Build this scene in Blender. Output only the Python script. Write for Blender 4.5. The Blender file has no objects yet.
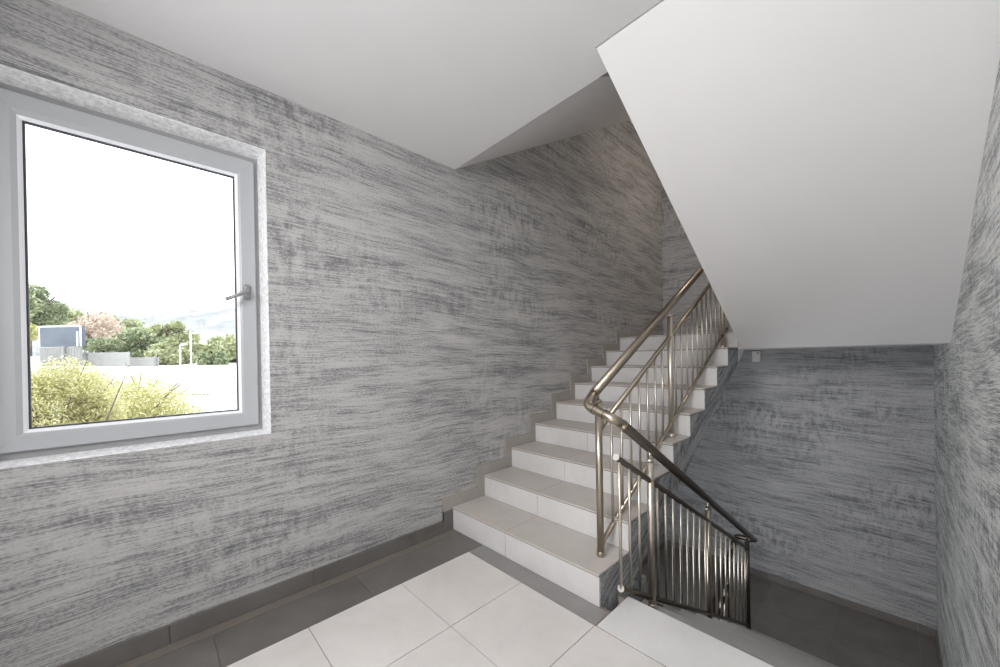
import bpy, bmesh, math, random
from mathutils import Vector, Matrix
random.seed(7)
COL = bpy.context.scene.collection
R = math.radians

# ------------------------------------------------------------------ measures (metres)
XW = -2.246      # left wall
XS = -2.231      # face of the left skirting
XR = 0.2765      # right wall
YF = 5.377       # far wall
YB = -1.75       # back wall (behind the camera)
HC = 2.68        # ceiling height
RI, TR = 0.1645, 0.3109
AX1 = -1.012     # open side of the ascending flight
AY = 1.6114      # first riser of the ascending flight
BX0 = -0.955     # open side of the descending flight
BXT = -1.002     # open side of its treads
BY = 1.792       # edge of the landing above the descending flight
RB = 0.1628
ZU = 9 * RI      # upper half landing
ZL = -9 * RB     # lower half landing
AYT = AY + 8 * TR
BTR = .2795
BYT = BY + 8 * BTR
ZG = ZL - ZU     # ground storey

# ------------------------------------------------------------------ node helpers
def new_mat(name):
    m = bpy.data.materials.new(name); m.use_nodes = True
    nt = m.node_tree; b = nt.nodes['Principled BSDF']
    return m, nt, b
def N(nt, t, **kw):
    n = nt.nodes.new(t)
    for k, v in kw.items():
        if k.startswith('i_'):
            n.inputs[k[2:]].default_value = v
        else: setattr(n, k, v)
    return n
def L(nt, a, b): nt.links.new(a, b)
def math_n(nt, op, a, b=None, c=None):
    n = nt.nodes.new('ShaderNodeMath'); n.operation = op
    for i, v in enumerate((a, b, c)):
        if v is None: continue
        if isinstance(v, (int, float)): n.inputs[i].default_value = v
        else: nt.links.new(v, n.inputs[i])
    return n.outputs[0]
def ramp(nt, fac, stops):
    n = nt.nodes.new('ShaderNodeValToRGB'); e = n.color_ramp.elements
    while len(e) < len(stops): e.new(0.5)
    for el, (p, c) in zip(e, stops):
        el.position = p; el.color = (*c, 1) if len(c) == 3 else c
    nt.links.new(fac, n.inputs[0]); return n.outputs[0]
def noise(nt, vec, scale=1.0, detail=4, rough=0.5, dist=0.0):
    n = nt.nodes.new('ShaderNodeTexNoise')
    n.inputs['Scale'].default_value = scale; n.inputs['Detail'].default_value = detail
    n.inputs['Roughness'].default_value = rough; n.inputs['Distortion'].default_value = dist
    nt.links.new(vec, n.inputs['Vector']); return n.outputs[0]
def comb(nt, x, y, z=0.0):
    n = nt.nodes.new('ShaderNodeCombineXYZ')
    for i, v in enumerate((x, y, z)):
        if isinstance(v, (int, float)): n.inputs[i].default_value = v
        else: nt.links.new(v, n.inputs[i])
    return n.outputs[0]

def plaster(name, axis, light=(.46, .46, .45), mid=(.30, .305, .305), dark=(.125, .13, .14),
            tilt=0.0, swirl=0.05, seed=0.0, bias=0.0, vert=1.0):
    """combed grey washed plaster: long horizontal scratches, blotches and short vertical drips"""
    m, nt, b = new_mat(name)
    g = N(nt, 'ShaderNodeNewGeometry'); s = N(nt, 'ShaderNodeSeparateXYZ'); L(nt, g.outputs['Position'], s.inputs[0])
    u = s.outputs[0] if axis == 'x' else s.outputs[1]; z = s.outputs[2]
    # slow waviness of the combing
    w = noise(nt, comb(nt, math_n(nt, 'MULTIPLY', u, 0.9), math_n(nt, 'MULTIPLY', z, 0.9), seed), 1.0, 2, .5)
    w2 = noise(nt, comb(nt, math_n(nt, 'MULTIPLY', u, 3.0), math_n(nt, 'MULTIPLY', z, 5.0), seed + 5), 1.0, 2, .5)
    zz = math_n(nt, 'ADD', z, math_n(nt, 'MULTIPLY', math_n(nt, 'SUBTRACT', w, .5), swirl * 2.4))
    zz = math_n(nt, 'ADD', zz, math_n(nt, 'MULTIPLY', math_n(nt, 'SUBTRACT', w2, .5), swirl * .22))
    zz = math_n(nt, 'ADD', zz, math_n(nt, 'MULTIPLY', u, tilt))
    mu = lambda a, k: math_n(nt, 'MULTIPLY', a, k)
    n1 = noise(nt, comb(nt, mu(u, 5.5), mu(zz, 230), seed), 1.0, 3, .65)        # fine scratches
    n2 = noise(nt, comb(nt, mu(u, 1.6), mu(zz, 50), seed + 2), 1.0, 4, .62)      # long streaks
    n3 = noise(nt, comb(nt, mu(u, 1.5), mu(zz, 9), seed + 3), 1.0, 4, .62, .4)   # dark bands
    n4 = noise(nt, comb(nt, mu(u, 24), mu(zz, 9), seed + 4), 1.0, 3, .6)       # drips
    n5 = noise(nt, comb(nt, mu(u, 1.1), mu(z, 1.3), seed + 9), 1.0, 2, .5)      # where the drips are
    n6 = noise(nt, comb(nt, mu(u, 70), mu(zz, 110), seed + 6), 1.0, 3, .6)         # grit
    c = lambda a: math_n(nt, 'SUBTRACT', a, .5)
    dm = math_n(nt, 'MULTIPLY', math_n(nt, 'MAXIMUM', math_n(nt, 'SUBTRACT', n5, .44), 0.0), 6 * vert)
    v = mu(c(n1), 1.35)
    v = math_n(nt, 'ADD', v, mu(c(n2), .75))
    v = math_n(nt, 'ADD', v, mu(c(n3), .85))
    v = math_n(nt, 'ADD', v, math_n(nt, 'MULTIPLY', c(n4), dm))
    v = math_n(nt, 'ADD', v, mu(c(n6), .75))
    v = math_n(nt, 'ADD', v, .5 + bias)
    col = ramp(nt, v, [(.06, dark), (.36, mid), (.56, light), (.95, tuple(min(1, q * 1.18) for q in light))])
    L(nt, col, b.inputs['Base Color'])
    b.inputs['Roughness'].default_value = .8
    b.inputs['Specular IOR Level'].default_value = .25
    bp = N(nt, 'ShaderNodeBump'); bp.inputs['Strength'].default_value = .35; bp.inputs['Distance'].default_value = .004
    L(nt, math_n(nt, 'ADD', n1, mu(n2, .8)), bp.inputs['Height']); L(nt, bp.outputs[0], b.inputs['Normal'])
    return m

def tile_mat(name, c1, c2, rough=.42, scale=2.2):
    m, nt, b = new_mat(name)
    g = N(nt, 'ShaderNodeNewGeometry')
    a = noise(nt, g.outputs['Position'], scale, 5, .6, .5)
    a2 = noise(nt, g.outputs['Position'], 26, 4, .6)
    rnd = N(nt, 'ShaderNodeNewGeometry').outputs['Random Per Island']
    f = math_n(nt, 'ADD', math_n(nt, 'MULTIPLY', a, .8), math_n(nt, 'MULTIPLY', a2, .15))
    f = math_n(nt, 'ADD', f, math_n(nt, 'MULTIPLY', rnd, .12))
    L(nt, ramp(nt, f, [(.3, c1), (.75, c2)]), b.inputs['Base Color'])
    b.inputs['Roughness'].default_value = rough
    b.inputs['Specular IOR Level'].default_value = .35
    return m

def simple(name, col, rough=.5, metal=0.0, var=.06, scale=8, bump=0.0, spec=.5):
    m, nt, b = new_mat(name)
    g = N(nt, 'ShaderNodeNewGeometry')
    a = noise(nt, g.outputs['Position'], scale, 4, .6)
    lo = tuple(max(0, c * (1 - var)) for c in col); hi = tuple(min(1, c * (1 + var)) for c in col)
    L(nt, ramp(nt, a, [(.3, lo), (.7, hi)]), b.inputs['Base Color'])
    b.inputs['Roughness'].default_value = rough; b.inputs['Metallic'].default_value = metal
    b.inputs['Specular IOR Level'].default_value = spec
    if bump:
        bp = N(nt, 'ShaderNodeBump'); bp.inputs['Strength'].default_value = bump; bp.inputs['Distance'].default_value = .002
        L(nt, noise(nt, g.outputs['Position'], 60, 3, .6), bp.inputs['Height']); L(nt, bp.outputs[0], b.inputs['Normal'])
    return m

M = {}
M['wall_l'] = plaster('plaster_left', 'y', light=(.45, .447, .445), mid=(.26, .262, .266), seed=0, tilt=.015, vert=.62)
M['wall_f'] = plaster('plaster_far', 'x', light=(.48, .485, .495), mid=(.29, .296, .31), dark=(.11, .118, .13), seed=20, tilt=.03, vert=.9)
M['wall_r'] = plaster('plaster_right', 'y', light=(.84, .85, .83), mid=(.43, .45, .455), dark=(.15, .16, .17), seed=33, tilt=.05, swirl=.035, vert=.9, bias=-.02)
M['wall_b'] = plaster('plaster_back', 'x', seed=50)
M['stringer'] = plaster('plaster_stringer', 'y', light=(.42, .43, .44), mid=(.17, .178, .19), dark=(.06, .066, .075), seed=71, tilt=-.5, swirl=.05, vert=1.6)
M['reveal'] = simple('white_roughcast', (.80, .81, .83), .85, var=.22, scale=55, bump=.9)
M['white'] = simple('white_paint', (.79, .785, .795), .7, var=.015, scale=3, bump=.12, spec=.2)
M['soffit_c'] = simple('white_paint_flight', (.80, .797, .80), .7, var=.012, scale=3, bump=.08, spec=.2)
M['tile'] = tile_mat('pale_tile', (.60, .575, .555), (.76, .735, .715))
M['tile_step'] = tile_mat('step_tile', (.45, .42, .395), (.58, .545, .515), .45)
M['tile_riser_lit'] = tile_mat('riser_tile_lit', (.56, .555, .55), (.71, .705, .70), .5)  # paler than the treads: light falling on the risers put into the colour
M['tile_skirt'] = tile_mat('skirting_tile', (.30, .28, .255), (.38, .36, .335), .5)
M['tile_dark'] = tile_mat('grey_tile', (.115, .108, .10), (.19, .18, .17), .4, 3)
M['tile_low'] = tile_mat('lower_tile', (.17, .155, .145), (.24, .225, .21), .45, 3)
M['grout'] = simple('grout', (.23, .18, .15), .9)
M['grout_d'] = simple('grout_brown', (.33, .28, .23), .9)
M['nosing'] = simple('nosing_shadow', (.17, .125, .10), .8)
M['metal'] = simple('bronze_steel', (.47, .41, .33), .30, 1.0, var=.05, scale=5)
M['metal_bar'] = simple('pale_bronze_steel', (.70, .64, .555), .38, 1.0, var=.04, scale=5)
M['metal_hand'] = simple('handrail_steel', (.33, .285, .23), .36, 1.0, var=.05, scale=5)
M['metal_dark'] = simple('bronze_steel_dark_reflection', (.115, .098, .082), .3, .9, var=.08, scale=5)  # dark surroundings the rail reflects are partly put into this base colour
M['chrome'] = simple('bright_cap', (.85, .83, .80), .3, .6, var=.03)
M['pvc'] = simple('white_pvc', (.43, .445, .465), .35, var=.015, scale=2)
M['bead_highlight'] = simple('glazing_bead', (.86, .88, .92), .25, var=.01)  # white highlight along the sash bevel, put into the bead colour
M['pvc_d'] = simple('frame_pvc', (.33, .335, .34), .5, var=.03)
M['rubber'] = simple('dark_seal', (.05, .05, .06), .6)
M['handle'] = simple('satin_handle_backlit', (.30, .305, .305), .4, .3, var=.03)  # base darkened to carry the shade of a backlit handle
M['box'] = simple('pale_box', (.85, .85, .83), .5)
M['black'] = simple('dark_hole', (.02, .02, .02), .8)
def glass_mat():
    m, nt, b = new_mat('window_glass')
    nt.nodes.remove(b)
    out = nt.nodes['Material Output']
    t = N(nt, 'ShaderNodeBsdfTransparent'); t.inputs[0].default_value = (.97, .98, .98, 1)
    g = N(nt, 'ShaderNodeBsdfGlossy'); g.inputs['Roughness'].default_value = .02
    lw = N(nt, 'ShaderNodeFresnel'); lw.inputs[0].default_value = 1.35
    mx = N(nt, 'ShaderNodeMixShader'); L(nt, math_n(nt, 'MULTIPLY', lw.outputs[0], .6), mx.inputs[0])
    L(nt, t.outputs[0], mx.inputs[1]); L(nt, g.outputs[0], mx.inputs[2]); L(nt, mx.outputs[0], out.inputs[0])
    return m
M['glass'] = glass_mat()

# ------------------------------------------------------------------ geometry helpers
def wloc(o):
    v = Vector((0, 0, 0))
    while o is not None: v += o.location; o = o.parent
    return v
def link(name, bm, mats, parent=None, smooth=False, origin=None):
    me = bpy.data.meshes.new(name)
    bmesh.ops.recalc_face_normals(bm, faces=bm.faces)
    org = Vector(origin) if origin is not None else Vector((0, 0, 0))
    base = wloc(parent) if parent else Vector((0, 0, 0))
    if origin is None and parent: org = base.copy()
    bmesh.ops.translate(bm, verts=bm.verts, vec=-org)
    bm.to_mesh(me); bm.free()
    if not isinstance(mats, (list, tuple)): mats = [mats]
    for m in mats: me.materials.append(M[m] if isinstance(m, str) else m)
    if smooth:
        for p in me.polygons: p.use_smooth = True
    o = bpy.data.objects.new(name, me); COL.objects.link(o)
    if parent: o.parent = parent
    o.location = org - base
    return o
def thing(name, label, cat, loc=(0, 0, 0), group=None, kind=None):
    o = bpy.data.objects.new(name, None); COL.objects.link(o); o.location = loc; o.empty_display_size = .1
    return tag(o, label, cat, group, kind)
def tag(o, label, cat, group=None, kind=None):
    o['label'] = label; o['category'] = cat
    if group: o['group'] = group
    if kind: o['kind'] = kind
    return o
def struct(name, bm, mats, label, cat, **kw):
    return tag(link(name, bm, mats, **kw), label, cat, kind='structure')
def box(bm, a, b, mi=0, bevel=0.0):
    r = bmesh.ops.create_cube(bm, size=1)
    vs = r['verts']
    for v in vs:
        v.co = Vector([a[i] + (v.co[i] + .5) * (b[i] - a[i]) for i in range(3)])
    fs = {f for v in vs for f in v.link_faces}
    for f in fs: f.material_index = mi
    if bevel:
        es = {e for v in vs for e in v.link_edges}
        bmesh.ops.bevel(bm, geom=list(es), offset=bevel, segments=2, affect='EDGES', profile=.6)
    return bm
def BX(a, b, mi=0, bevel=0.0): return box(bmesh.new(), a, b, mi, bevel)
def prism(bm, pts, ax, c0, c1, mi=0):
    """polygon pts in the plane across axis ax, extruded from c0 to c1"""
    def P(p, c):
        return {'x': (c, p[0], p[1]), 'y': (p[0], c, p[1]), 'z': (p[0], p[1], c)}[ax]
    A = [bm.verts.new(P(p, c0)) for p in pts]; B = [bm.verts.new(P(p, c1)) for p in pts]
    fs = [bm.faces.new(A), bm.faces.new(list(reversed(B)))]
    n = len(pts)
    for i in range(n): fs.append(bm.faces.new((A[i], B[i], B[(i + 1) % n], A[(i + 1) % n])))
    for f in fs: f.material_index = mi
    return fs
def fillet(pts, rad, seg=8):
    pts = [Vector(p) for p in pts]; out = [pts[0]]
    for i in range(1, len(pts) - 1):
        p = pts[i]; a = (pts[i - 1] - p); b = (pts[i + 1] - p)
        rr = min(rad, a.length * .49, b.length * .49)
        p0 = p + a.normalized() * rr; p1 = p + b.normalized() * rr
        for k in range(seg + 1):
            t = k / seg
            out.append(p0 * (1 - t) ** 2 + p * 2 * t * (1 - t) + p1 * t * t)
    out.append(pts[-1]); return out
def tube(bm, pts, r, seg=16, mi=0, radii=None):
    pts = [Vector(p) for p in pts]
    T = []
    for i in range(len(pts)):
        a = pts[max(i - 1, 0)]; b = pts[min(i + 1, len(pts) - 1)]
        T.append((b - a).normalized())
    up = Vector((0, 0, 1)) if abs(T[0].z) < .9 else Vector((1, 0, 0))
    n = (up - T[0] * up.dot(T[0])).normalized(); rings = []
    for i, p in enumerate(pts):
        n = (n - T[i] * n.dot(T[i])).normalized(); c = T[i].cross(n)
        rr = radii[i] if radii else r
        rings.append([bm.verts.new(p + (n * math.cos(2 * math.pi * k / seg) + c * math.sin(2 * math.pi * k / seg)) * rr) for k in range(seg)])
    for a, b in zip(rings, rings[1:]):
        for k in range(seg):
            f = bm.faces.new((a[k], a[(k + 1) % seg], b[(k + 1) % seg], b[k])); f.smooth = True; f.material_index = mi
    for q in (rings[0], list(reversed(rings[-1]))):
        f = bm.faces.new(q); f.material_index = mi
    return bm
def T(pts, r, seg=16, **k): return tube(bmesh.new(), pts, r, seg, **k)
def quad(bm, p, mi=0):
    f = bm.faces.new([bm.verts.new(q) for q in p]); f.material_index = mi; return f

# ------------------------------------------------------------------ ROOM SHELL
# left wall with window opening
WY0, WY1, WZ0, WZ1 = -.462, .458, .882, 2.362
WT = .34
def wall_with_opening():
    bm = bmesh.new()
    y0, y1, z0, z1 = YB, YF + .0, ZG - .1, 5.7
    for a, b in (((y0, z0), (WY0, z1)), ((WY1, z0), (y1, z1)), ((WY0, z0), (WY1, WZ0)), ((WY0, WZ1), (WY1, z1))):
        box(bm, (XW - WT, a[0], a[1]), (XW, b[0], b[1]))
    return bm
struct('wall_left', wall_with_opening(), 'wall_l', 'long grey combed-plaster wall with the window, left of the ascending stairs', 'wall')
# rough white reveal of the opening (thin liner standing 1 mm proud)
bm = bmesh.new(); e = .012
fx = XW - .105
box(bm, (fx, WY0, WZ0), (XW + .003, WY1, WZ0 + e)); box(bm, (fx, WY0, WZ1 - e), (XW + .003, WY1, WZ1))
box(bm, (fx, WY0, WZ0 + e), (XW + .003, WY0 + e, WZ1 - e)); box(bm, (fx, WY1 - e, WZ0 + e), (XW + .003, WY1, WZ1 - e))
bm.free()
bm = bmesh.new()
# splayed reveal: opening in wall plane slightly larger than at the frame
o = [(XW + .003, WY0, WZ0), (XW + .003, WY1, WZ0), (XW + .003, WY1, WZ1), (XW + .003, WY0, WZ1)]
i_ = [(fx - .02, WY0 + .016, WZ0 + .010), (fx - .02, WY1 - .016, WZ0 + .010), (fx - .02, WY1 - .016, WZ1 - .014), (fx - .02, WY0 + .016, WZ1 - .014)]
ob = [(XW + .003, WY0 - .004, WZ0 - .004), (XW + .003, WY1 + .004, WZ0 - .004), (XW + .003, WY1 + .004, WZ1 + .004), (XW + .003, WY0 - .004, WZ1 + .004)]
ow = [(XW - .01, p[1], p[2]) for p in ob]
for k in range(4):
    j = (k + 1) % 4
    quad(bm, [o[k], o[j], i_[j], i_[k]]); quad(bm, [ob[k], ob[j], o[j], o[k]]); quad(bm, [ow[k], ow[j], ob[j], ob[k]])
struct('trim_1', bm, 'reveal', 'rough white plaster reveal lining the window opening', 'window reveal')

struct('wall_far', BX((XW - .3, YF, ZG - .1), (XR + .3, YF + .25, 5.7)), 'wall_f', 'grey combed-plaster wall at the far end behind both half landings', 'wall')
struct('wall_right', BX((XR, YB - .2, ZG - .1), (XR + .25, YF, 5.7)), 'wall_r', 'pale grey combed-plaster wall at the right edge, close to the viewer', 'wall')
struct('wall_back', BX((XW - .3, YB - .2, ZG - .1), (XR, YB, 5.7)), 'wall_b', 'grey plaster wall behind the viewer, on the near side of the landing', 'wall')

# main floor: grout bed + tiles in one mesh
def tiles(bm, xs, ys, z, mi, gap=.0035, th=.004):
    for x0, x1 in zip(xs, xs[1:]):
        for y0, y1 in zip(ys, ys[1:]):
            box(bm, (min(x0, x1) + gap / 2, min(y0, y1) + gap / 2, z - th), (max(x0, x1) - gap / 2, max(y0, y1) - gap / 2, z), mi)
bm = bmesh.new()
XT, YT, TX, TY = -1.8998, 1.4893, .4696, .4813
box(bm, (XW, YB, -.18), (XR, AY + .02, -.0035), 3)                      # slab
# slab under the nosing of the descending flight
box(bm, (BX0 + .02, AY + .0201, -.18), (XR, BY - .02, -.0035), 3)
xs = [XT + TX * k for k in range(0, 5)]; xs = [x for x in xs if x < XR - .05] + [XR]
ys = [YT - TY * k for k in range(0, 8)]; ys = [y for y in ys if y > YB] + [YB]
tiles(bm, xs, ys, 0, 0)
# dark border along the left wall
yd = [AY, 1.174, .849, .197, -.45, -1.1, YB]
tiles(bm, [-2.165, XT], [AY - .0, .849, .197, -.45, -1.1, YB], 0, 1)
tiles(bm, [XS, -2.165], [AY, 1.06, .46, -.14, -.74, -1.34, YB], 0, 4)
# dark border along the first riser
tiles(bm, [XT, AX1 + .055], [YT + .0, AY], 0, 5)
# nosing tiles over the descending flight
tiles(bm, [BX0, -.12, XR], [YT + .004, BY + .004], 0, 2, th=.012)
M['tile_border_lit'] = tile_mat('border_tile_lit', (.22, .215, .21), (.31, .30, .295), .45, 3)  # dark border tile again, lightened for the light it gets by the steps
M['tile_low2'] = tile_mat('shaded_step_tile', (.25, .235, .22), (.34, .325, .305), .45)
M['tile_nose2'] = tile_mat('light_nosing_strip', (.32, .31, .30), (.40, .39, .38), .45)
M['tile_nose'] = tile_mat('nosing_tile', (.66, .655, .65), (.80, .795, .79), .42)
M['tile_strip'] = tile_mat('cut_strip_tile', (.17, .15, .13), (.225, .20, .175), .45, 3)
struct('floor', bm, ['tile', 'tile_dark', 'tile_nose', 'grout', 'tile_strip', 'tile_border_lit'],
       'pale square tiles with a dark grey border, the landing in front of the stairs', 'floor')
# front face of the landing slab over the descending flight
# skirting along the left wall of the landing
def skirt(name, a, b, mat, label, joints=None):
    bm = bmesh.new()
    ax = 0 if abs(b[0] - a[0]) > abs(b[1] - a[1]) else 1
    L0, L1 = a[ax], b[ax]; x = L0; st = .6
    while x < L1 - 1e-4:
        x2 = min(x + st, L1); aa = list(a); bb = list(b); aa[ax] = x + .001; bb[ax] = x2 - .001
        box(bm, aa, bb, 0); x = x2
    return struct(name, bm, mat, label, 'skirting')
skirt('baseboard_left', (XW, YB, 0), (XS, AY - .083, .083), 'tile_dark', 'dark tile skirting along the foot of the window wall')
skirt('baseboard_right', (XR - .013, YB, 0), (XR, BY, .083), 'tile_dark', 'dark tile skirting along the right wall beside the viewer')
skirt('baseboard_upper_left', (XW, AYT + .0005, ZU), (XS, YF, ZU + .08), 'tile_skirt', 'tan tile skirting on the left wall of the upper half landing')
skirt('baseboard_upper_far', (XS, YF - .014, ZU), (XR, YF, ZU + .08), 'tile_skirt', 'tan tile skirting on the far wall of the upper half landing')
skirt('baseboard_lower_far', (XW, YF - .014, ZL), (XR, YF, ZL + .075), 'tile_low', 'dark tile skirting on the far wall of the lower half landing')
skirt('baseboard_lower_right', (XR - .013, BYT, ZL), (XR, YF - .014, ZL + .075), 'tile_low', 'dark tile skirting on the right wall of the lower half landing')
skirt('baseboard_lower_left', (XW, AYT, ZL), (XS, YF - .014, ZL + .075), 'tile_low', 'dark tile skirting on the left wall of the lower half landing')

# ceiling slab of the storey above: landing ceiling
bm = BX((XW, YB, HC), (BX0 + .029, 1.696, HC + .26))
box(bm, (BX0 + .029, YB, HC), (XR, 1.52, HC + .26))
struct('ceiling', bm, 'white', 'smooth white painted ceiling over the tiled landing', 'ceiling')
struct('ceiling_top', BX((XW - .3, YB - .2, 5.7), (XR + .3, YF + .2, 5.9)), 'white', 'white ceiling at the top of the stairwell', 'ceiling')
# half landings
def landing(name, z, zb, ytile, mats, label):
    bm = BX((XW, ytile, zb), (XR, YF, z - .004), 1)
    tiles(bm, [XS, -1.57, -1.0, -.42, .157, XR - .013], [ytile, 4.75, 5.30, YF - .014], z, 0)
    return bm
zs = 1.30
bm = bmesh.new()
prism(bm, [(AYT + .012, ZU - .004), (YF, ZU - .004), (YF, zs), (4.345, zs), (AYT + .012, 1.165)], 'x', XW, AX1, 0)
prism(bm, [(3.884, zs), (AYT + .012, ZU - .004), (YF, ZU - .004), (YF, zs)], 'x', BX0 + .029, XR, 0)
box(bm, (AX1, AYT + .012, zs), (BX0 + .029, YF, ZU - .004))
struct('ceiling_half_landing', bm, 'white', 'flat white underside and slab of the upper half landing at the back', 'landing slab')
bm = bmesh.new(); tiles(bm, [XS, -1.68, -1.18, -.58, .02, XR - .013], [AYT - .004, 4.7, YF - .014], ZU, 0)
box(bm, (AX1 + .0005, AYT, ZU - RI), (BX0 + .028, AYT + .0118, ZU - .0155))
struct('floor_upper', bm, 'tile_step', 'tan tiles of the upper half landing at the top of the ascending flight', 'floor')
bm = BX((XW, BYT + .01, ZL - .18), (XR, YF, ZL - .0035), 1)
tiles(bm, [XS, -1.57, -1.0, -.42, .157, XR - .013], [BYT + .01, 4.75, 5.30, YF - .014], ZL, 0)
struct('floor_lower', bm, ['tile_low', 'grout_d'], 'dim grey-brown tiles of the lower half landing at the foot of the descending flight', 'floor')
# entrance storey
bm = BX((XW, YB, ZG - .2), (XR, YF, ZG), 0)
struct('floor_ground', bm, 'tile_low', 'dark tiled floor of the storey below', 'floor')
# top half landing (only its underside shows)
bm = bmesh.new()
prism(bm, [(4.44, 4.22), (YF, 4.22), (YF, 4.40), (AYT, 4.40), (AYT, 4.30)], 'x', XW, AX1, 0)
box(bm, (AX1, AYT, 4.22), (XR, YF, 4.40))
struct('ceiling_top_landing', bm, 'white', 'white underside of the landing one storey up, above the dim corner', 'landing slab')

# ------------------------------------------------------------------ STAIR FLIGHTS
def body_profile(y0, z0, n, rise, tr, soff, sgn=1, drop=.016):
    """stepped top (under the tile) and straight soffit; list of (y, z)"""
    pts = [(y0 + sgn * .012, z0)]
    for k in range(n):
        zt = z0 + rise * (k + 1) - drop
        pts.append((y0 + sgn * (k * tr + .012), zt))
        if k < n - 1: pts.append((y0 + sgn * ((k + 1) * tr + .012), zt))
    return pts + soff

# --- ascending flight (left)
stA = thing('staircase', 'pale tiled staircase climbing along the left wall up to the half landing', 'staircase', (-1.6, AY, 0))
pts = body_profile(AY, 0.0, 9, RI, TR, [(AYT + .012, 1.165), (1.975, -.008), (1.985, -.03), (2.12, -.055), (2.12, -.42), (AY + .021, -.42), (AY + .021, -.03), (AY + .012, -.03)])
pts = [p for i, p in enumerate(pts) if i == 0 or (abs(p[0] - pts[i - 1][0]) + abs(p[1] - pts[i - 1][1])) > 1e-6]
bm = bmesh.new(); prism(bm, pts, 'x', XS, AX1)
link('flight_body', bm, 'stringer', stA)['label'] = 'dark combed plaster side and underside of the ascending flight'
XJ = -1.680
def steps(parent, n, x0, x1, xj, y0, z0, rise, tr, sgn, mt, mr, down=False, over=.003, last_tread=False):
    for k in range(n):
        yr = y0 + sgn * k * tr
        if down: zt = z0 - rise * (k + 1); zb = zt; ztop = zt + rise
        else: zb = z0 + rise * k; ztop = zb + rise
        bm = bmesh.new()
        xx = [x0] + ([xj] if xj else []) + [x1]
        for a, b in zip(xx, xx[1:]):
            if not down: ylo, yhi = (yr, yr + .012)
            else: ylo, yhi = (yr - .012, yr)
            if sgn < 0 and not down: ylo, yhi = yr - .012, yr
            if sgn < 0 and down: ylo, yhi = yr, yr + .012
            box(bm, (a + (.0015 if a != x0 else 0), ylo, zb + .001), (b - (.0015 if b != x1 else 0), yhi, ztop - .0155), 0, .0006)
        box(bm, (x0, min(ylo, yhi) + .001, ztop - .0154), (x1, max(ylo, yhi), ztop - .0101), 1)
        link('riser', bm, [mr, 'nosing'], parent)
        if (k < n - 1):
            bm = bmesh.new()
            zt_ = (ztop if not down else zb)
            if not down: a_, b_ = (yr - over, yr + tr) if sgn > 0 else (yr - tr, yr + over)
            else: a_, b_ = (yr, yr + tr + over) if sgn > 0 else (yr - tr - over, yr)
            for a, b in zip(xx, xx[1:]):
                xa, xb = a + (.0015 if a != x0 else 0), b - (.0015 if b != x1 else 0)
                if down:
                    box(bm, (xa, a_, zt_ - .010), (xb, b_ - .055, zt_), 0); box(bm, (xa, b_ - .053, zt_ - .010), (xb, b_ - .001, zt_), 2)
                else: box(bm, (xa, a_, zt_ - .010), (xb, b_ - .001, zt_), 0, .0008)
            # dark grout in the joint
            if xj: box(bm, (xj - .0016, a_ + .002, zt_ - .011), (xj + .0016, b_ - .002, zt_ - .001), 1)
            link('tread', bm, [mt, 'grout', 'tile_nose2'], parent)
steps(stA, 9, XS, AX1 - .0, XJ, AY, 0, RI, TR, 1, 'tile_step', 'tile_riser_lit')
# stepped skirting on the left wall
SK = []
for k in range(1, 10):
    yk = AY + (k - 1) * TR; zk = RI * k; zp = RI * (k - 1)
    bm = bmesh.new()
    d = .069 if k > 1 else .083
    box(bm, (XW, yk - d, zp + (.083 if k > 1 else 0)), (XS, yk - .0008, zk + .0))     # upright piece
    if k > 1: box(bm, (XW, yk - d, zp), (XS, yk - .0008, zp + .0825))
    box(bm, (XW, yk - d, zk + .001), (XS, (yk + TR - .069) if k < 9 else AYT + .0, zk + .083))
    if k == 1: box(bm, (XW, yk - .083, 0), (XS + .0008, yk - .0009, .150), 1)
    SK.append(bm)

bm = bmesh.new()
for b in SK:
    me = bpy.data.meshes.new('tmp'); b.to_mesh(me); b.free(); bm.from_mesh(me); bpy.data.meshes.remove(me)
struct('baseboard_stairs', bm, ['tile_skirt', 'tile_dark'], 'tan stepped tile skirting climbing the left wall beside the ascending stairs', 'skirting')
# --- descending flight (right)
stB = thing('staircase', 'shaded tiled staircase going down on the right, behind the dark railing', 'staircase', (-.34, BYT, ZL))
n = 9
top = [(BY - .02, -.0121)]
for k in range(n):
    zt = -RB * (k + 1)
    y = BY + k * BTR
    if k == 0: top = [(1.60, -.013), (BY - .012, -.013)]
    top.append((BY + k * BTR - .012, zt - .016))
    if k < n - 1: top.append((BY + (k + 1) * BTR - .012, zt - .016))
top[-1] = (BYT - .012, ZL - .01)
prof = [(BY - .012, -.19)] + top[2:] + [(BYT + .009, ZL - .01), (BYT + .009, ZL - .18), (BY + .15, -.40), (BY - .012, -.32)]
bm = bmesh.new(); prism(bm, prof, 'x', BXT, XR - .002)
box(bm, (AX1 + .001, AY + .03, -.20), (BX0 + .019, BY - .0121, -.085))
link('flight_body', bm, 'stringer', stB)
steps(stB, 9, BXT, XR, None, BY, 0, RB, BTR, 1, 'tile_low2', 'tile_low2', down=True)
# --- flight climbing over the descending one: its white underside fills the upper right
stC = thing('staircase', 'upper flight seen from below as a broad white slanted underside, right', 'staircase', (-.33, 3.9, ZU))
pts = [(AYT + .010, ZU - .02)]
for k in range(8):
    pts.append((3.9 - k * TR, ZU + RI * k - .016 if k else ZU - .02)); pts.append((3.9 - k * TR, ZU + RI * (k + 1) - .016))
pts += [(1.53, 2.93), (1.53, HC), (3.884, zs)]
bm = bmesh.new(); prism(bm, pts, 'x', BX0 + .029, XR - .0005)
link('flight_body', bm, 'soffit_c', stC)
steps(stC, 8, BX0 + .029, XR, None, 3.9, ZU, RI, TR, -1, 'tile_step', 'tile_riser_lit')
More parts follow.
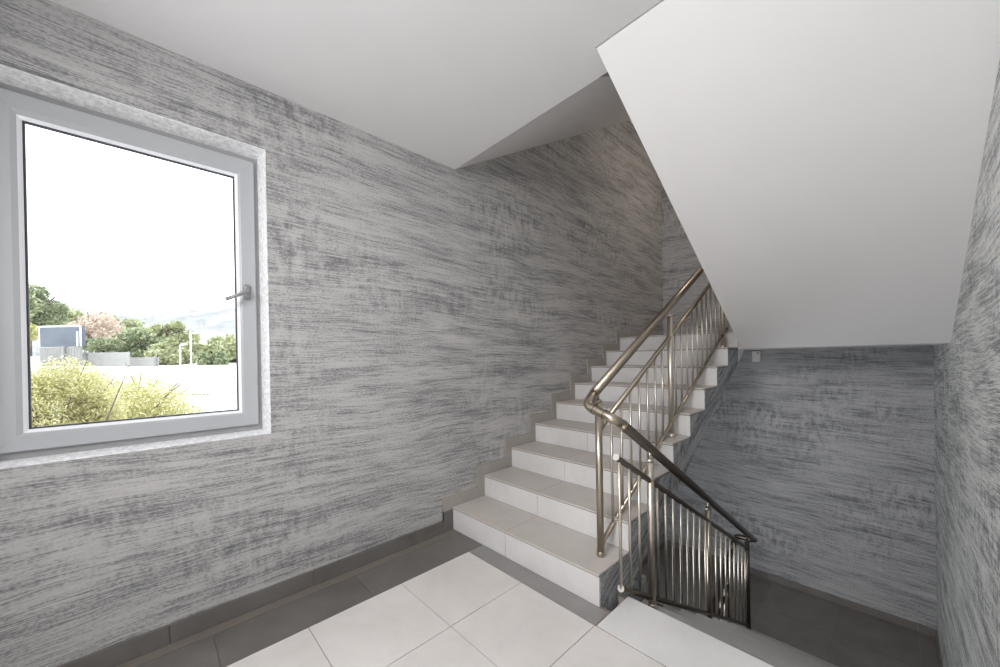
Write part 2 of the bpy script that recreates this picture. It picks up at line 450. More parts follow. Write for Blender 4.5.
# --- flight above the ascending one
stD = thing('staircase', 'shadowed slanted underside of the flight above the ascending stairs', 'staircase', (-1.6, 1.7, HC + .26))
pts = [(1.696, HC), (1.696, 2.94)]
for k in range(9):
    pts.append((AY + .1 + k * TR, 2.96 + RI * k)); pts.append((AY + .1 + k * TR, 2.96 + RI * (k + 1)))
pts = [(1.697, HC), (1.697, 3.1)] + [q for q in pts[4:] if q[0] < 4.3] + [(4.44, 4.4), (4.44, 4.22)]
bm = bmesh.new(); prism(bm, pts, 'x', XW, AX1)
link('flight_body', bm, 'white', stD)
# --- flight under the ascending one, going further down
stE = thing('staircase', 'dark lower flight under the ascending stairs, glimpsed through the balusters', 'staircase', (-1.6, BYT, ZG))
prof = []
for k in range(9):
    y = AYT - k * TR; prof.append((y, ZL - RI * k - .016)); prof.append((y, ZL - RI * (k + 1) - .016))
Y0E = BYT + .0099
prof = [(Y0E - k * TR, ZL - RI * kk - .016) for k in range(9) for kk in (k, k + 1)]
prof += [(Y0E, ZG + .001)]
pp = []
for q in prof:
    if q[1] < ZG: q = (q[0], ZG + .001)
    if not pp or (abs(q[0] - pp[-1][0]) + abs(q[1] - pp[-1][1])) > 1e-5: pp.append(q)
bm = bmesh.new(); prism(bm, pp, 'x', XW + .003, AX1)
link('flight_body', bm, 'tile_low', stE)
# ------------------------------------------------------------------ RAILING
rail = thing('stair_railing', 'bronze-coloured tubular metal railing turning from the ascending to the descending flight', 'railing', (-1.10, 1.775, RI))
XA, XB = -1.10, -.935
sA, sB = .549, -.58
hA = lambda y: 1.033 + sA * (y - 1.696)
hB = lambda y: .872 + sB * (y - 1.79)
mA = lambda y: .933 + .551 * (y - 1.918)
mB = lambda y: .757 - .555 * (y - 1.656)
bA = lambda y: .236 + .553 * (y - 1.800)
bB = lambda y: .107 - .5885 * (y - 1.669)
RH = .0255
yA0, yB0 = 1.735, 1.728
yAe, yBe = 4.20, 4.20
link('handrail', T([(XA, yA0, hA(yA0)), (XA, yAe, hA(yAe))], RH, 24), 'metal_hand', rail)
link('handrail', T([(XB, yB0, hB(yB0)), (XB, yBe, hB(yBe))], RH, 24), 'metal_dark', rail)['label'] = 'bronze handrail of the descending flight, dark reflections put into its colour'
# turn between both handrails
YE = 1.655
cp = fillet([(XA, yA0 + .004, hA(yA0 + .004)), (XA, YE, hA(YE) - .012), (XB, YE, hB(YE) - .01), (XB, yB0 + .004, hB(yB0 + .004))], .047, 10)
el = link('elbow', T(cp, RH - .001, 24), 'metal', rail)
for p, q in ((( XA, yA0, hA(yA0)), (XA, yA0 + .010, hA(yA0 + .010))), ((XB, yB0, hB(yB0)), (XB, yB0 + .010, hB(yB0 + .010)))):
    link('sleeve', T([p, q], RH + .0015, 24), 'metal', el)
pm0 = Vector(cp[11]).lerp(Vector(cp[12]), .3)
a, b = Vector(cp[10]), Vector(cp[13])
for t in (.08, .80):
    c = Vector(cp[11]).lerp(Vector(cp[12]), t); d = (Vector(cp[12]) - Vector(cp[11])).normalized() * .0015
    link('sleeve', T([c - d, c + d], RH + .0006, 24), 'metal_dark', el)
# turn at the bottom of the descending flight
zE = hB(4.31)
cp2 = fillet([(XB, yBe, hB(yBe)), (XB, 4.30, hB(4.30)), (XA, 4.30, zE), (XA, 4.14, zE - .088)], .05, 10)
link('elbow', T(cp2, RH - .001, 24), 'metal_dark', rail)
hE = lambda y: zE - .088 - .549 * (4.14 - y)
link('handrail', T([(XA, 4.14, hE(4.14)), (XA, 2.2, hE(2.2))], RH, 20), 'metal_dark', rail)
# turn at the top of the ascending flight
cp3 = fillet([(XA, yAe, hA(yAe)), (XA, 4.30, hA(4.30)), (XB + .02, 4.30, hA(4.30) + .03), (XB + .02, 4.15, hA(4.30) + .12)], .05, 10)
link('elbow', T(cp3, RH - .001, 24), 'metal', rail)
RM = .0148
link('middle_rail', T([(XA, 1.80, mA(1.80)), (XA, 4.1, mA(4.1))], RM, 16), 'metal', rail)
link('middle_rail', T([(XB, 1.663, mB(1.663)), (XB, 4.02, mB(4.02))], RM, 16), 'metal_dark', rail)
link('bottom_rail', T([(XA, 1.79, bA(1.79)), (XA, 4.1, bA(4.1))], RM - .001, 16), 'metal', rail)
link('bottom_rail', T([(XB, 1.69, bB(1.69)), (XB, 4.02, bB(4.02))], RM - .001, 16), 'metal_dark', rail)
for f, s in ((mB, -.555), (bB, -.5885)):
    y0 = 1.663 if f is mB else 1.69
    link('end_cap', T([(XB, y0 - .004, f(y0) - .004 * s), (XB, y0, f(y0))], RM + .002, 20), 'chrome', rail)['label'] = 'bright round end cap'
def post(x, y, zb, zr, mat):
    """post with foot collar, top cup and pin carrying the handrail"""
    zt = zr - RH - .045
    p = link('post', T([(x, y, zb), (x, y, zt)], .0190, 20), mat, rail)
    link('foot_collar', T([(x, y, zb), (x, y, zb + .004), (x, y, zb + .026), (x, y, zb + .028)], .02, 20, radii=[.021, .0225, .0225, .020]), mat, p)
    link('top_cup', T([(x, y, zt - .004), (x, y, zt + .010), (x, y, zt + .012)], .02, 20, radii=[.0195, .0195, .012]), mat, p)
    link('pin', T([(x, y, zt + .010), (x, y, zr - RH + .004)], .0065, 10), mat, p)
    link('saddle', T([(x, y - .022, zr - RH + .001 - .022 * (sA if x == XA else sB)), (x, y + .022, zr - RH + .001 + .022 * (sA if x == XA else sB))], .007, 8), mat, p)
    return p
post(XA, 1.775, RI, hA(1.775), 'metal')
post(XA, 2.745, RI * 4, hA(2.745), 'metal_bar')
post(XA, 3.975, RI * 8, hA(3.975), 'metal_bar')
post(XB, 2.03, -RB, hB(2.03), 'metal_bar')
post(XB, 2.965, -RB * 5, hB(2.965), 'metal')
post(XB, 4.005, -RB * 8, hB(4.005), 'metal_dark')
# little welded brackets from the first post to the rails
link('bracket', T([(XA, 1.775, bA(1.775) - .01), (XA, 1.80, bA(1.80))], .017, 14), 'metal', rail)
link('bracket', T([(XA, 1.775, mA(1.775) - .006), (XA, 1.81, mA(1.81))], .0165, 14), 'metal', rail)
# balusters
h1 = mA(3) - bA(3); h2 = mB(2.5) - bB(2.5)
protoA = link('baluster', T([(XA, 1.907, bA(1.907)), (XA, 1.907, mA(1.907))], .0078, 10), 'metal_bar', rail, origin=(XA, 1.907, bA(1.907)))
base = wloc(rail)
ysA = [2.022, 2.134, 2.253, 2.371, 2.488, 2.600, 2.838, 2.953, 3.066, 3.180, 3.294, 3.411, 3.525, 3.640, 3.763, 3.881]
for y in ysA:
    c = protoA.copy(); COL.objects.link(c); c.parent = rail; c.location = Vector((XA, y, bA(y))) - base
protoB = link('baluster', T([(XB, 1.690, bB(1.690)), (XB, 1.690, bB(1.690) + h2)], .0078, 10), 'metal_bar', rail, origin=(XB, 1.690, bB(1.690)))
for y in [1.788, 1.893, 2.115, 2.223, 2.333, 2.454, 2.566, 2.674, 2.784, 2.899, 3.125, 3.244, 3.362, 3.474, 3.593, 3.712, 3.829, 3.93]:
    c = protoB.copy(); COL.objects.link(c); c.parent = rail; c.location = Vector((XB, y, bB(y))) - base
# railing of the next flight down
link('middle_rail', T([(XA, 4.05, hE(4.05) - .22), (XA, 2.2, hE(2.2) - .22)], RM, 12), 'metal_dark', rail)
link('bottom_rail', T([(XA, 4.05, hE(4.05) - .82), (XA, 2.2, hE(2.2) - .82)], RM, 12), 'metal_dark', rail)
for y in (4.02, 3.05):
    k = int((BYT - y) / TR) + 1
    link('post', T([(XA, y, ZL - RI * k - .016 if y < BYT else ZL), (XA, y, hE(y) - .03)], .019, 16), 'metal_dark', rail)
for i in range(14):
    y = 3.90 - .1155 * i
    if abs(y - 3.05) < .05: continue
    c = protoB.copy(); COL.objects.link(c); c.parent = rail; c.location = Vector((XA, y, hE(y) - .82)) - base

# ------------------------------------------------------------------ WINDOW
win = thing('window_1', 'white framed tilting window with one large pane in the left wall', 'window', (XW - .12, 0, WZ0), kind='structure')
FY0, FY1, FZ0, FZ1 = WY0 + .014, WY1 - .014, WZ0 + .008, WZ1 - .012
SY0, SY1, SZ0, SZ1 = -.438, .424, .921, 2.322
GY0, GY1, GZ0, GZ1 = -.348, .340, 1.003, 2.226
def ring(bm, o, i, x0, x1, mi=0, bev=0):
    (a0, a1, b0, b1), (c0, c1, d0, d1) = o, i     # y0 y1 z0 z1
    # mitred ring: 4 prisms
    for q in ([(a0, b0), (a1, b0), (c1, d0), (c0, d0)], [(a1, b0), (a1, b1), (c1, d1), (c1, d0)],
              [(a1, b1), (a0, b1), (c0, d1), (c1, d1)], [(a0, b1), (a0, b0), (c0, d0), (c0, d1)]):
        prism(bm, q, 'x', x0, x1, mi)
bm = bmesh.new(); ring(bm, (FY0, FY1, FZ0, FZ1), (SY0 + .004, SY1 - .004, SZ0 + .004, SZ1 - .004), XW - .175, XW - .107)
fr = link('frame', bm, 'pvc_d', win)
def slope_ring(bm, o, i, xo, xi, mi=0):
    (a0, a1, b0, b1), (c0, c1, d0, d1) = o, i
    O = [(xo, a0, b0), (xo, a1, b0), (xo, a1, b1), (xo, a0, b1)]; I = [(xi, c0, d0), (xi, c1, d0), (xi, c1, d1), (xi, c0, d1)]
    for k in range(4): quad(bm, [O[k], O[(k + 1) % 4], I[(k + 1) % 4], I[k]], mi)
sx = XW - .088
bm = bmesh.new()
g = .0009
S = (SY0, SY1, SZ0, SZ1); B1 = (SY0 + .062, SY1 - .062, SZ0 + .062, SZ1 - .062)
S2 = (SY0 + .003, SY1 - .003, SZ0 + .003, SZ1 - .003)
slope_ring(bm, S, S, sx - .06, sx - .003); slope_ring(bm, S, S2, sx - .003, sx)
slope_ring(bm, S2, B1, sx, sx)
B2 = (GY0 - .012, GY1 + .012, GZ0 - .012, GZ1 + .012)
slope_ring(bm, B1, B2, sx, sx - .006)
sash = link('sash', bm, 'pvc', win)
bm = bmesh.new()
slope_ring(bm, B2, (GY0, GY1, GZ0, GZ1), sx - .006, sx - .016); slope_ring(bm, (GY0, GY1, GZ0, GZ1), (GY0, GY1, GZ0, GZ1), sx - .016, sx - .026)
link('glazing_bead', bm, 'bead_highlight', sash)
bm = bmesh.new(); ring(bm, (GY0, GY1, GZ0, GZ1), (GY0 + .006, GY1 - .006, GZ0 + .006, GZ1 - .006), sx - .034, sx - .022)
link('seal', bm, 'rubber', sash)
# mitre lines at the sash corners
bm = bmesh.new()
for (ya, za, yb, zb) in ((SY0, SZ0, B2[0], B2[2]), (SY1, SZ0, B2[1], B2[2]), (SY1, SZ1, B2[1], B2[3]), (SY0, SZ1, B2[0], B2[3])):
    d = Vector((0, yb - ya, zb - za)).normalized(); n = Vector((0, -d.z, d.y)) * .0006
    a = Vector((sx + .0004, ya, za)) + d * .004; b = Vector((sx + .0004, yb, zb)) - d * .036
    quad(bm, [a - n, b - n, b + n, a + n])
link('mitre_joint', bm, 'pvc_d', sash)
link('pane', BX((sx - .034, GY0, GZ0), (sx - .028, GY1, GZ1)), 'glass', sash)
# handle
hd = link('handle', BX((sx, .367, 1.585), (sx + .012, .397, 1.662), 0, .008), 'handle', win)
link('lever', T([(sx + .012, .383, 1.622), (sx + .040, .383, 1.622), (sx + .046, .372, 1.618), (sx + .046, .285, 1.572)], .009, 12), 'handle', hd)
# opaque closer outside the frame: outer sill
bm = BX((XW - WT - .03, WY0, WZ0 - .03), (XW - .17, WY1, WZ0 + .005))
link('outer_sill', bm, 'pvc', win)

# ------------------------------------------------------------------ WALL BOX
wb = thing('wall_box', 'small pale rounded box with a dark round hole high on the far wall', 'junction box', (-1.122, YF, 1.155))
link('housing', BX((-1.165, YF - .045, 1.155), (-1.079, YF, 1.285), 0, .012), 'box', wb)
link('hole', T([(-1.103, YF - .047, 1.262), (-1.103, YF - .040, 1.262)], .008, 14), 'black', wb)

# ------------------------------------------------------------------ OUTSIDE
YAW, PIT, ROL, FPX, CY0 = 46.526, -.2193, -1.0225, 370.655, 360.04
def axes():
    y, p, r = R(YAW), R(PIT), R(ROL)
    v = Vector((-math.sin(y) * math.cos(p), math.cos(y) * math.cos(p), math.sin(p)))
    r0 = Vector((math.cos(y), math.sin(y), 0)); u0 = r0.cross(v)
    return v, r0 * math.cos(r) + u0 * math.sin(r), u0 * math.cos(r) - r0 * math.sin(r)
VV, RR, UU = axes(); CAM = Vector((0, 0, 1.25))
def at(px, py, d): return CAM + (VV + RR * ((px - 500) / FPX) - UU * ((py - CY0) / FPX)) * d

M['leaf_y'] = None
def leafmat(name, a, b, c):
    m, nt, bs = new_mat(name)
    rnd = N(nt, 'ShaderNodeNewGeometry').outputs['Random Per Island']
    nt.nodes.remove(bs); out = nt.nodes['Material Output']
    d = N(nt, 'ShaderNodeBsdfDiffuse'); t = N(nt, 'ShaderNodeBsdfTranslucent'); mx = N(nt, 'ShaderNodeMixShader'); mx.inputs[0].default_value = .5
    rp = ramp(nt, rnd, [(0, a), (.5, b), (1, c)])
    L(nt, rp, d.inputs[0]); L(nt, rp, t.inputs[0]); L(nt, d.outputs[0], mx.inputs[1]); L(nt, t.outputs[0], mx.inputs[2]); L(nt, mx.outputs[0], out.inputs[0])
    return m
M['leaf_y'] = leafmat('yellow_leaves', (.38, .39, .17), (.56, .55, .27), (.72, .66, .48))
M['leaf_g'] = leafmat('green_leaves', (.24, .27, .15), (.40, .43, .24), (.62, .62, .46))
M['leaf_d'] = leafmat('dark_leaves', (.14, .17, .10), (.26, .31, .18), (.48, .50, .34))
M['leaf_p'] = leafmat('pinkish_twigs', (.46, .37, .31), (.60, .50, .42), (.74, .66, .58))
M['bark'] = simple('bark', (.12, .09, .075), .9, var=.3)
M['pale_ground'] = simple('pale_ground', (.62, .61, .58), .9, var=.10, scale=.6)
M['hill'] = None
def hillmat():
    m, nt, b = new_mat('pale_hill')
    g = N(nt, 'ShaderNodeNewGeometry')
    a = noise(nt, g.outputs['Position'], .035, 6, .65)
    L(nt, ramp(nt, a, [(.38, (.17, .18, .19)), (.47, (.205, .21, .21)), (.56, (.24, .24, .235))]), b.inputs['Base Color']); b.inputs['Roughness'].default_value = 1
    return m
M['hill'] = hillmat()
M['fence_m'] = simple('pale_metal_fence', (.19, .19, .185), .7, var=.10, scale=2)
M['blue_panel'] = simple('grey_blue_panel', (.085, .10, .125), .6, var=.15, scale=1.0)
M['out_white'] = simple('white_outside', (.62, .62, .62), .6, var=.03)
M['out_wall'] = simple('house_wall', (.5, .48, .45), .8)
M['out_pale'] = simple('pale_boundary_wall', (.25, .25, .245), .8, var=.06, scale=1.2)
M['out_grey'] = simple('grey_post', (.2, .2, .21), .8)

def crown(name, cen, rad, n, leaf, mat, parent, seed, clumps=14):
    rnd = random.Random(seed); bm = bmesh.new(); cen = Vector(cen)
    cl = []
    for _ in range(clumps):
        while True:
            p = Vector((rnd.uniform(-1, 1), rnd.uniform(-1, 1), rnd.uniform(-1, 1)))
            if p.length < 1: break
        cl.append((Vector((p.x * rad[0], p.y * rad[1], p.z * rad[2])) * .72, rnd.uniform(.28, .5)))
    for _ in range(n):
        c, s = rnd.choice(cl)
        d = Vector((rnd.gauss(0, 1), rnd.gauss(0, 1), rnd.gauss(0, 1))).normalized() * (rnd.random() ** .4)
        p = cen + c + Vector((d.x * rad[0], d.y * rad[1], d.z * rad[2])) * s
        a = Vector((rnd.gauss(0, 1), rnd.gauss(0, 1), rnd.gauss(0, 1))).normalized(); b = a.orthogonal().normalized()
        l = leaf * rnd.uniform(.6, 1.4)
        vs = [bm.verts.new(q) for q in (p - a * l, p + b * l * .5, p + a * l, p - b * l * .5)]
        bm.faces.new(vs)
    me = bpy.data.meshes.new(name)
    bmesh.ops.translate(bm, verts=bm.verts, vec=-wloc(parent)); bm.to_mesh(me); bm.free(); me.materials.append(M[mat])
    o = bpy.data.objects.new(name, me); COL.objects.link(o); o.parent = parent; return o
def gz(x, y):
    """height of the ground outside at (x, y): steep garden below the window, then a plateau rising gently"""
    t = -x
    pts = [(2.4, -2.2), (5, -1.6), (8, -.75), (11, -.1), (16, .15), (60, .92), (75, 1.2), (120, 3.0)]
    z = pts[-1][1]
    for (a, za), (b, zb) in zip(pts, pts[1:]):
        if t <= b: z = za + (zb - za) * max(0, (t - a)) / (b - a); break
    if t > 14: z += max(0, -y - 2) * .03 * min(1, (t - 14) / 30)
    return z
def tree(px, py0, py1, w, d, mat, label, seed, n=2600, cat='tree', leaf=None, group=None, trunk=True, name='tree'):
    """crown spans rows py0..py1 and w pixels as seen from the landing, at depth d"""
    top, bot = at(px, py0, d), at(px, py1, d); cen = (top + bot) / 2
    rx = w * d / FPX / 2; rz = (top.z - bot.z) / 2
    g = gz(cen.x, cen.y); g = min(g, cen.z - rz * .8)
    t = thing(name, label, cat, (cen.x, cen.y, g), group)
    crown('crown', cen, (rx * 1.1, rx * 1.05, rz * 1.1), int(n * 1.8), leaf or d * .0055, mat, t, seed)
    if trunk:
        bm = bmesh.new(); b0 = Vector((cen.x, cen.y, g))
        tube(bm, [b0, cen], rx * .07, 8)
        rnd = random.Random(seed)
        for _ in range(6):
            e2 = cen + Vector((rnd.uniform(-.7, .7) * rx, rnd.uniform(-.7, .7) * rx, rnd.uniform(0, .8) * rz))
            s0 = b0.lerp(cen, rnd.uniform(.4, .9)); tube(bm, [s0, s0.lerp(e2, .5) + Vector((0, 0, .1 * rz)), e2], rx * .025, 6)
        link('trunk', bm, 'bark', t)
    return t
# terrain
bm = bmesh.new(); nx, ny = 40, 30
grid = []
for i in range(nx + 1):
    x = -2.75 - (i / nx) ** 2 * 140
    row = []
    for j in range(ny + 1):
        y = (-1 + 2 * j / ny); y = (abs(y) ** 1.6) * (1 if y > 0 else -1) * 130
        row.append(bm.verts.new((x, y, gz(x, y))))
    grid.append(row)
for i in range(nx):
    for j in range(ny): bm.faces.new((grid[i][j], grid[i + 1][j], grid[i + 1][j + 1], grid[i][j + 1]))
struct('ground_outside', bm, 'pale_ground', 'sun-bleached pale ground and road outside the window', 'ground', smooth=True)
# distant hill range
bm = bmesh.new(); prev = None
rnd = random.Random(3)
ridge = [(-200, 300), (-60, 296), (20, 300), (60, 305), (95, 309), (120, 315), (135, 316.5), (150, 314.5), (170, 311.5), (190, 311), (205, 310.5), (225, 309.5), (260, 306), (340, 303)]
D0 = 420
for i, (px, py) in enumerate(ridge):
    a = at(px, py, D0); b = at(px, py + 28, D0 * .7); c = at(px, 372, D0 * .4)
    cur = [bm.verts.new(q) for q in (a, b, c)]
    if prev:
        for k in range(2): bm.faces.new((prev[k], cur[k], cur[k + 1], prev[k + 1]))
    prev = cur
bmesh.ops.subdivide_edges(bm, edges=bm.edges, cuts=4, use_grid_fill=True)
for v in bm.verts: v.co.z += rnd.uniform(-1, 1) * 1.1
struct('hills_outside', bm, 'hill', 'pale hazy hillside on the horizon outside the window', 'hill')

G1 = 'green trees across the road outside'
tree(28, 286, 335, 62, 75, 'leaf_d', 'tall dark green tree behind the blue-grey shed, at the left edge of the pane', 11, 4500)
tree(66, 300, 345, 40, 92, 'leaf_g', 'grey-green tree rising just right of the tallest dark one', 12, 2600)
tree(90, 306, 340, 42, 62, 'leaf_p', 'bare pinkish-brown tree just right of the blue-grey shed', 13, 1300, leaf=.24)
tree(118, 312, 352, 54, 71, 'leaf_g', 'broad green tree right of the pinkish bare one', 14, 3600)
tree(140, 330, 362, 46, 60, 'leaf_d', 'low dark green tree in front of the white-roofed house', 15, 3000)
tree(170, 322, 352, 44, 80, 'leaf_g', 'round light green tree right of the white-roofed house', 16, 3000)
tree(168, 344, 370, 40, 56, 'leaf_g', 'low green bush left of the short lamp post', 17, 2600, cat='bush', name='bush')
tree(206, 338, 374, 50, 70, 'leaf_g', 'green tree right of the tall lamp post', 18, 3600)
tree(214, 350, 372, 26, 54, 'leaf_d', 'small dark bush at the road right of the tall lamp post', 19, 1800, cat='bush', name='bush')
tree(236, 332, 376, 36, 66, 'leaf_g', 'pale green tree at the right edge of the pane', 20, 2600)
tree(102, 338, 352, 40, 54, 'leaf_d', 'low green hedge behind the white wall', 21, 2000, cat='bush', name='bush')
tree(18, 318, 350, 30, 60, 'leaf_y', 'light green bush at the left edge of the pane, left of the shed', 22, 2000, cat='bush', name='bush')
tree(272, 326, 376, 54, 86, 'leaf_g', 'wide green tree beyond the right edge of the pane', 41, 3000)
tree(326, 322, 376, 56, 68, 'leaf_d', 'dark green tree farthest right beyond the road', 42, 3000)
# garden shrub right outside
def shrub(px, py0, w, d, seed, label, n, mat='leaf_y', hb=70):
    top, bot = at(px, py0, d), at(px, py0 + hb, d); cen = (top + bot) / 2
    rx = w * d / FPX / 2; rz = (top.z - bot.z) / 2
    g = gz(cen.x, cen.y)
    t = thing('shrub', label, 'shrub', (cen.x, cen.y, g))
    crown('foliage', cen, (rx * .8, rx, rz), int(n * 2.3), .0036 * d, mat, t, seed, clumps=34)
    rnd = random.Random(seed); bm = bmesh.new()
    for _ in range(16):
        b0 = Vector((cen.x + rnd.uniform(-.2, .2), cen.y + rnd.uniform(-.3, .3), g - .05))
        e2 = cen + Vector((rnd.uniform(-.6, .6) * rx, rnd.uniform(-.95, .95) * rx, rnd.uniform(.2, 1.05) * rz))
        m_ = b0.lerp(e2, .55) + Vector((rnd.uniform(-.1, .1), rnd.uniform(-.1, .1), .1))
        tube(bm, [b0, m_, e2], .012, 6, radii=[.022, .013, .004])
    link('stems', bm, 'bark', t)
shrub(62, 360, 105, 5.3, 31, 'bright yellow-green shrub under the left half of the window pane', 11000, hb=95)
shrub(130, 361, 135, 7.6, 32, 'sparse yellowish shrub with visible twigs below the middle of the pane', 9000, hb=100)

# shed with blue-grey panel and white frame
d = 46
def obox(p0, p1, dep, bm=None, mi=0):
    """box whose front lower edge runs p0 -> p1 (world), given height p1.z-p0.z, going dep metres back"""
    bm = bm or bmesh.new()
    a = Vector(p0); b = Vector(p1); dr = Vector((b.x - a.x, b.y - a.y, 0)).normalized(); nrm = Vector((-dr.y, dr.x, 0))
    if nrm.x > 0: nrm = -nrm
    z0, z1 = a.z, b.z
    q = [Vector((a.x, a.y, 0)), Vector((b.x, b.y, 0)), Vector((b.x, b.y, 0)) + nrm * dep, Vector((a.x, a.y, 0)) + nrm * dep]
    v0 = [bm.verts.new((p.x, p.y, z0)) for p in q]; v1 = [bm.verts.new((p.x, p.y, z1)) for p in q]
    fs = [bm.faces.new(v0), bm.faces.new(v1)] + [bm.faces.new((v0[k], v0[(k + 1) % 4], v1[(k + 1) % 4], v1[k])) for k in range(4)]
    for f in fs: f.material_index = mi
    return bm
A_, B_ = at(39.5, 347, d), at(80, 325.5, d)
gz_s = gz(A_.x, A_.y)
shed = thing('shed', 'blue-grey box shed with a white edge on the slope outside the window', 'shed', (A_.x, (A_.y + B_.y) / 2, A_.z))
link('wall_panel', obox(A_, B_, .6), 'blue_panel', shed)
bm = bmesh.new()
hh = B_.z - A_.z; off = (CAM - A_).normalized() * .05
def lerp_y(t): return Vector((A_.x + (B_.x - A_.x) * t, A_.y + (B_.y - A_.y) * t, 0)) + Vector((off.x, off.y, 0))
for t0, t1, z0, z1 in ((-.02, 1.02, A_.z + hh - .15, A_.z + hh + .03), (-.02, .012, A_.z, A_.z + hh), (.90, .945, A_.z, A_.z + hh * .72), (.985, 1.02, A_.z, A_.z + hh)):
    p, q = lerp_y(t0), lerp_y(t1); obox((p.x, p.y, z0), (q.x, q.y, z1), .06, bm)
link('trim', bm, 'out_white', shed)
# base block + fences
def fence(pxa, pya0, pxb, pyb1, d, label, mat='fence_m', posts=(), cat='fence', low=None, name='fence', ribs=0):
    a = at(pxa, pya0, d); b = at(pxb, pyb1, d)
    z0 = min(a.z, gz(a.x, a.y), gz(b.x, b.y)) - .3; z0 = a.z if low is None else a.z - low
    t = thing(name, label, cat, (a.x, (a.y + b.y) / 2, z0))
    bm = obox((a.x, a.y, z0), b, .15)
    if ribs:
        for k in range(ribs):
            f0 = (k + .3) / ribs; f1 = (k + .7) / ribs
            p = a.lerp(b, f0); q = a.lerp(b, f1); n_ = (CAM - a); n_.z = 0; n_ = n_.normalized() * .04
            obox((p.x + n_.x, p.y + n_.y, z0), (q.x + n_.x, q.y + n_.y, b.z - .03), .03, bm)
    link('panel', bm, mat, t)
    for px in posts:
        c = at(px, pya0, d - .3); e3 = at(px + 1.4, pyb1 - 1, d - .3)
        link('post', obox((c.x, c.y, z0), e3, .12), 'out_grey', t)
    return t
fence(40, 362, 81, 347, 44, 'pale panelled wall below the blue-grey shed', posts=(62,), low=.6, ribs=14)
fence(81, 365, 129, 352, 47, 'pale low boundary wall right of the shed', 'out_pale', low=.6, posts=(84,))
fence(129, 369, 158, 357, 49, 'white boundary wall continuing towards the lamp posts', 'out_pale', low=.6, posts=(154,))
fence(158, 372, 200, 367, 51, 'lowest white kerb wall at the foot of the lamp posts', 'out_pale', low=.6)
fence(150, 440, 208, 394, 13, 'grey corrugated sheet fence near the bottom right of the pane', 'fence_m', low=1.0, ribs=16)
fence(40, 378, 78, 367, 30, 'faint grey corrugated sheet behind the yellow shrub', 'fence_m', low=.3, ribs=12)
# white-roofed house
a = at(133, 338, 90); b = at(160, 328, 90)
hs = thing('house', 'white-roofed house half hidden by trees on the far slope', 'house', (a.x, (a.y + b.y) / 2, a.z - 2))
link('walls', obox((a.x, a.y, a.z - 2), (b.x, b.y, a.z + 1.2), 6), 'out_wall', hs)
bm = bmesh.new(); dr = (b - a); dr.z = 0; nr = Vector((-1, 0, 0)) * 6
A1, B1_ = a + Vector((.6, -.6, 1.2)), Vector((b.x + .6, b.y + .6, a.z + 1.2)); mid = (A1 + B1_) / 2 + Vector((0, 0, 2.0))
prv = [bm.verts.new(q) for q in (A1, mid, B1_, A1 + nr, mid + nr, B1_ + nr)]
for q in ((0, 1, 2), (3, 4, 5), (0, 1, 4, 3), (1, 2, 5, 4), (0, 2, 5, 3)): bm.faces.new([prv[k] for k in q])
link('roof', bm, 'out_white', hs)
a = at(196, 340, 110); b = at(216, 333, 110)
hs2 = thing('house', 'long low white building on the far slope right of the lamp posts', 'house', (a.x, (a.y + b.y) / 2, a.z - 3))
link('walls', obox((a.x, a.y, a.z - 3), b, 6), 'out_wall', hs2)
link('roof', obox((a.x + .3, a.y - .4, b.z), (b.x + .3, b.y + .4, b.z + .5), 7), 'out_white', hs2)
# lamp posts
def lamp(px, pyb, pyt, arm, d, label):
    b = at(px, pyb, d); t_ = at(px, pyt, d)
    t = thing('street_lamp', label, 'street lamp', (b.x, b.y, b.z))
    b = Vector((t_.x, t_.y, b.z))
    link('pole', T([b, t_], .10, 10), 'out_white', t)
    e3 = at(px + arm, pyt - 1.2, d); link('arm', T([t_ - Vector((0, 0, .05)), e3], .08, 8), 'out_white', t)
    link('lamp_head', T([e3 - (e3 - t_).normalized() * .55, e3], .14, 10), 'out_white', t)
lamp(180, 371, 345, 6.5, 50, 'short white street lamp, the left one of the pair outside')
lamp(190.5, 371, 333, 28, 50, 'taller white street lamp with a long arm, the right one of the pair outside')

GR = {'tree': 'trees beyond the road outside', 'bush': 'bushes beyond the road outside', 'shrub': 'shrubs in the garden under the window',
      'fence': 'boundary walls and sheet fences outside', 'street lamp': 'street lamps outside', 'house': 'houses on the far slope', 'staircase': 'flights of the stairwell'}
for o in bpy.data.objects:
    if o.parent is None and o.get('category') in GR: o['group'] = GR[o['category']]

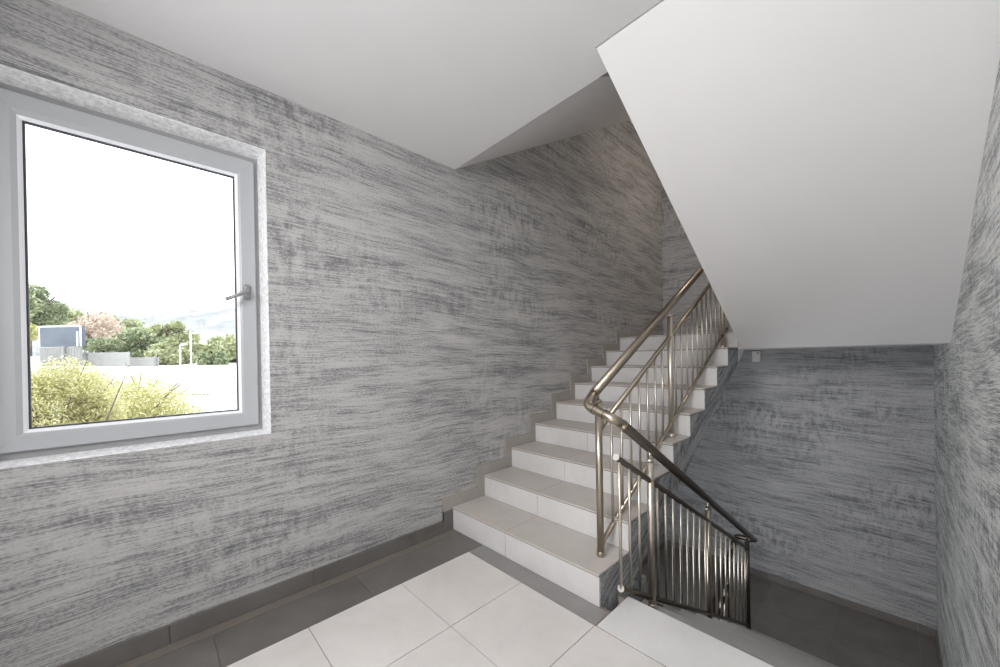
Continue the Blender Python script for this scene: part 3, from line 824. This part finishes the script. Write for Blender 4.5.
# ------------------------------------------------------------------ LIGHT
W = bpy.data.worlds.new('World'); bpy.context.scene.world = W; W.use_nodes = True
nt = W.node_tree; bg = nt.nodes['Background']
tc = N(nt, 'ShaderNodeTexCoord'); sp = N(nt, 'ShaderNodeSeparateXYZ'); L(nt, tc.outputs['Generated'], sp.inputs[0])
L(nt, ramp(nt, sp.outputs[2], [(0.0, (.93, .96, 1.0)), (.5, (.86, .92, 1.0))]), bg.inputs[0]); bg.inputs[1].default_value = 3.2
def light(name, kind, loc, energy, color=(1, 1, 1), size=None, size_y=None, target=None, **kw):
    l = bpy.data.lights.new(name, kind); l.energy = energy; l.color = color
    if kind == 'AREA':
        l.shape = 'RECTANGLE'; l.size = size; l.size_y = size_y or size; l.spread = R(135) if 'bounce' in name or name == 'landing_fill' else R(180)
    elif kind == 'POINT': l.shadow_soft_size = size or .1
    o = bpy.data.objects.new(name, l); COL.objects.link(o); o.location = loc
    if target is not None:
        o.rotation_euler = (Vector(target) - Vector(loc)).to_track_quat('-Z', 'Y').to_euler()
    for k, v in kw.items(): setattr(l, k, v)
    return o
s = light('sun', 'SUN', (0, 0, 20), 5.0, (1, .96, .90)); s.rotation_euler = Vector((-.55, .25, -1)).to_track_quat('-Z', 'Y').to_euler(); s.data.angle = R(1)
p = light('window_portal', 'AREA', (XW - WT - .02, (WY0 + WY1) / 2, (WZ0 + WZ1) / 2), 1, size=WY1 - WY0, size_y=WZ1 - WZ0, target=(5, (WY0 + WY1) / 2, (WZ0 + WZ1) / 2))
p.data.cycles.is_portal = True
# warm upper landing lamp, plus added unseen fills that brighten landing and lower wall
light('landing_fill', 'AREA', (-.62, -1.2, 2.15), 43, (1, .975, .975), 1.2, .9, target=(-.75, 2.6, .55))  # added area fill standing in for light from behind the viewer
light('landing_bounce', 'AREA', (-.45, -1.0, .25), 13.5, (1, .98, .985), 1.3, .9, target=(-.45, .5, 2.7))  # added low fill aimed up to brighten ceiling and soffit
light('upper_landing_lamp', 'AREA', (-.9, 4.75, 4.15), 13, (1, .86, .72), .5, .5, target=(-1.5, 4.2, 1.5))
light('lower_landing_fill', 'AREA', (-1.85, 2.7, -.5), 16, (.95, .97, 1), 1.2, .8, target=(-.5, 5.4, -.35))  # added fill hidden under the ascending flight, lifts the dark lower wall

# ------------------------------------------------------------------ CAMERA
cd = bpy.data.cameras.new('camera'); cam = bpy.data.objects.new('camera', cd); COL.objects.link(cam)
cd.sensor_width = 36; cd.lens = FPX * 36 / 1000; cd.shift_x = 0; cd.shift_y = (CY0 - 333.5) / 1000
m = Matrix((RR, UU, -VV)).transposed().to_4x4(); m.translation = CAM
cam.matrix_world = m; cd.clip_start = .02; cd.clip_end = 2000
sc = bpy.context.scene; sc.camera = cam
sc.view_settings.view_transform = 'Standard'; sc.view_settings.look = 'None'; sc.view_settings.exposure = 0
sc.cycles.use_denoising = True
sc.cycles.max_bounces = 12; sc.cycles.diffuse_bounces = 8
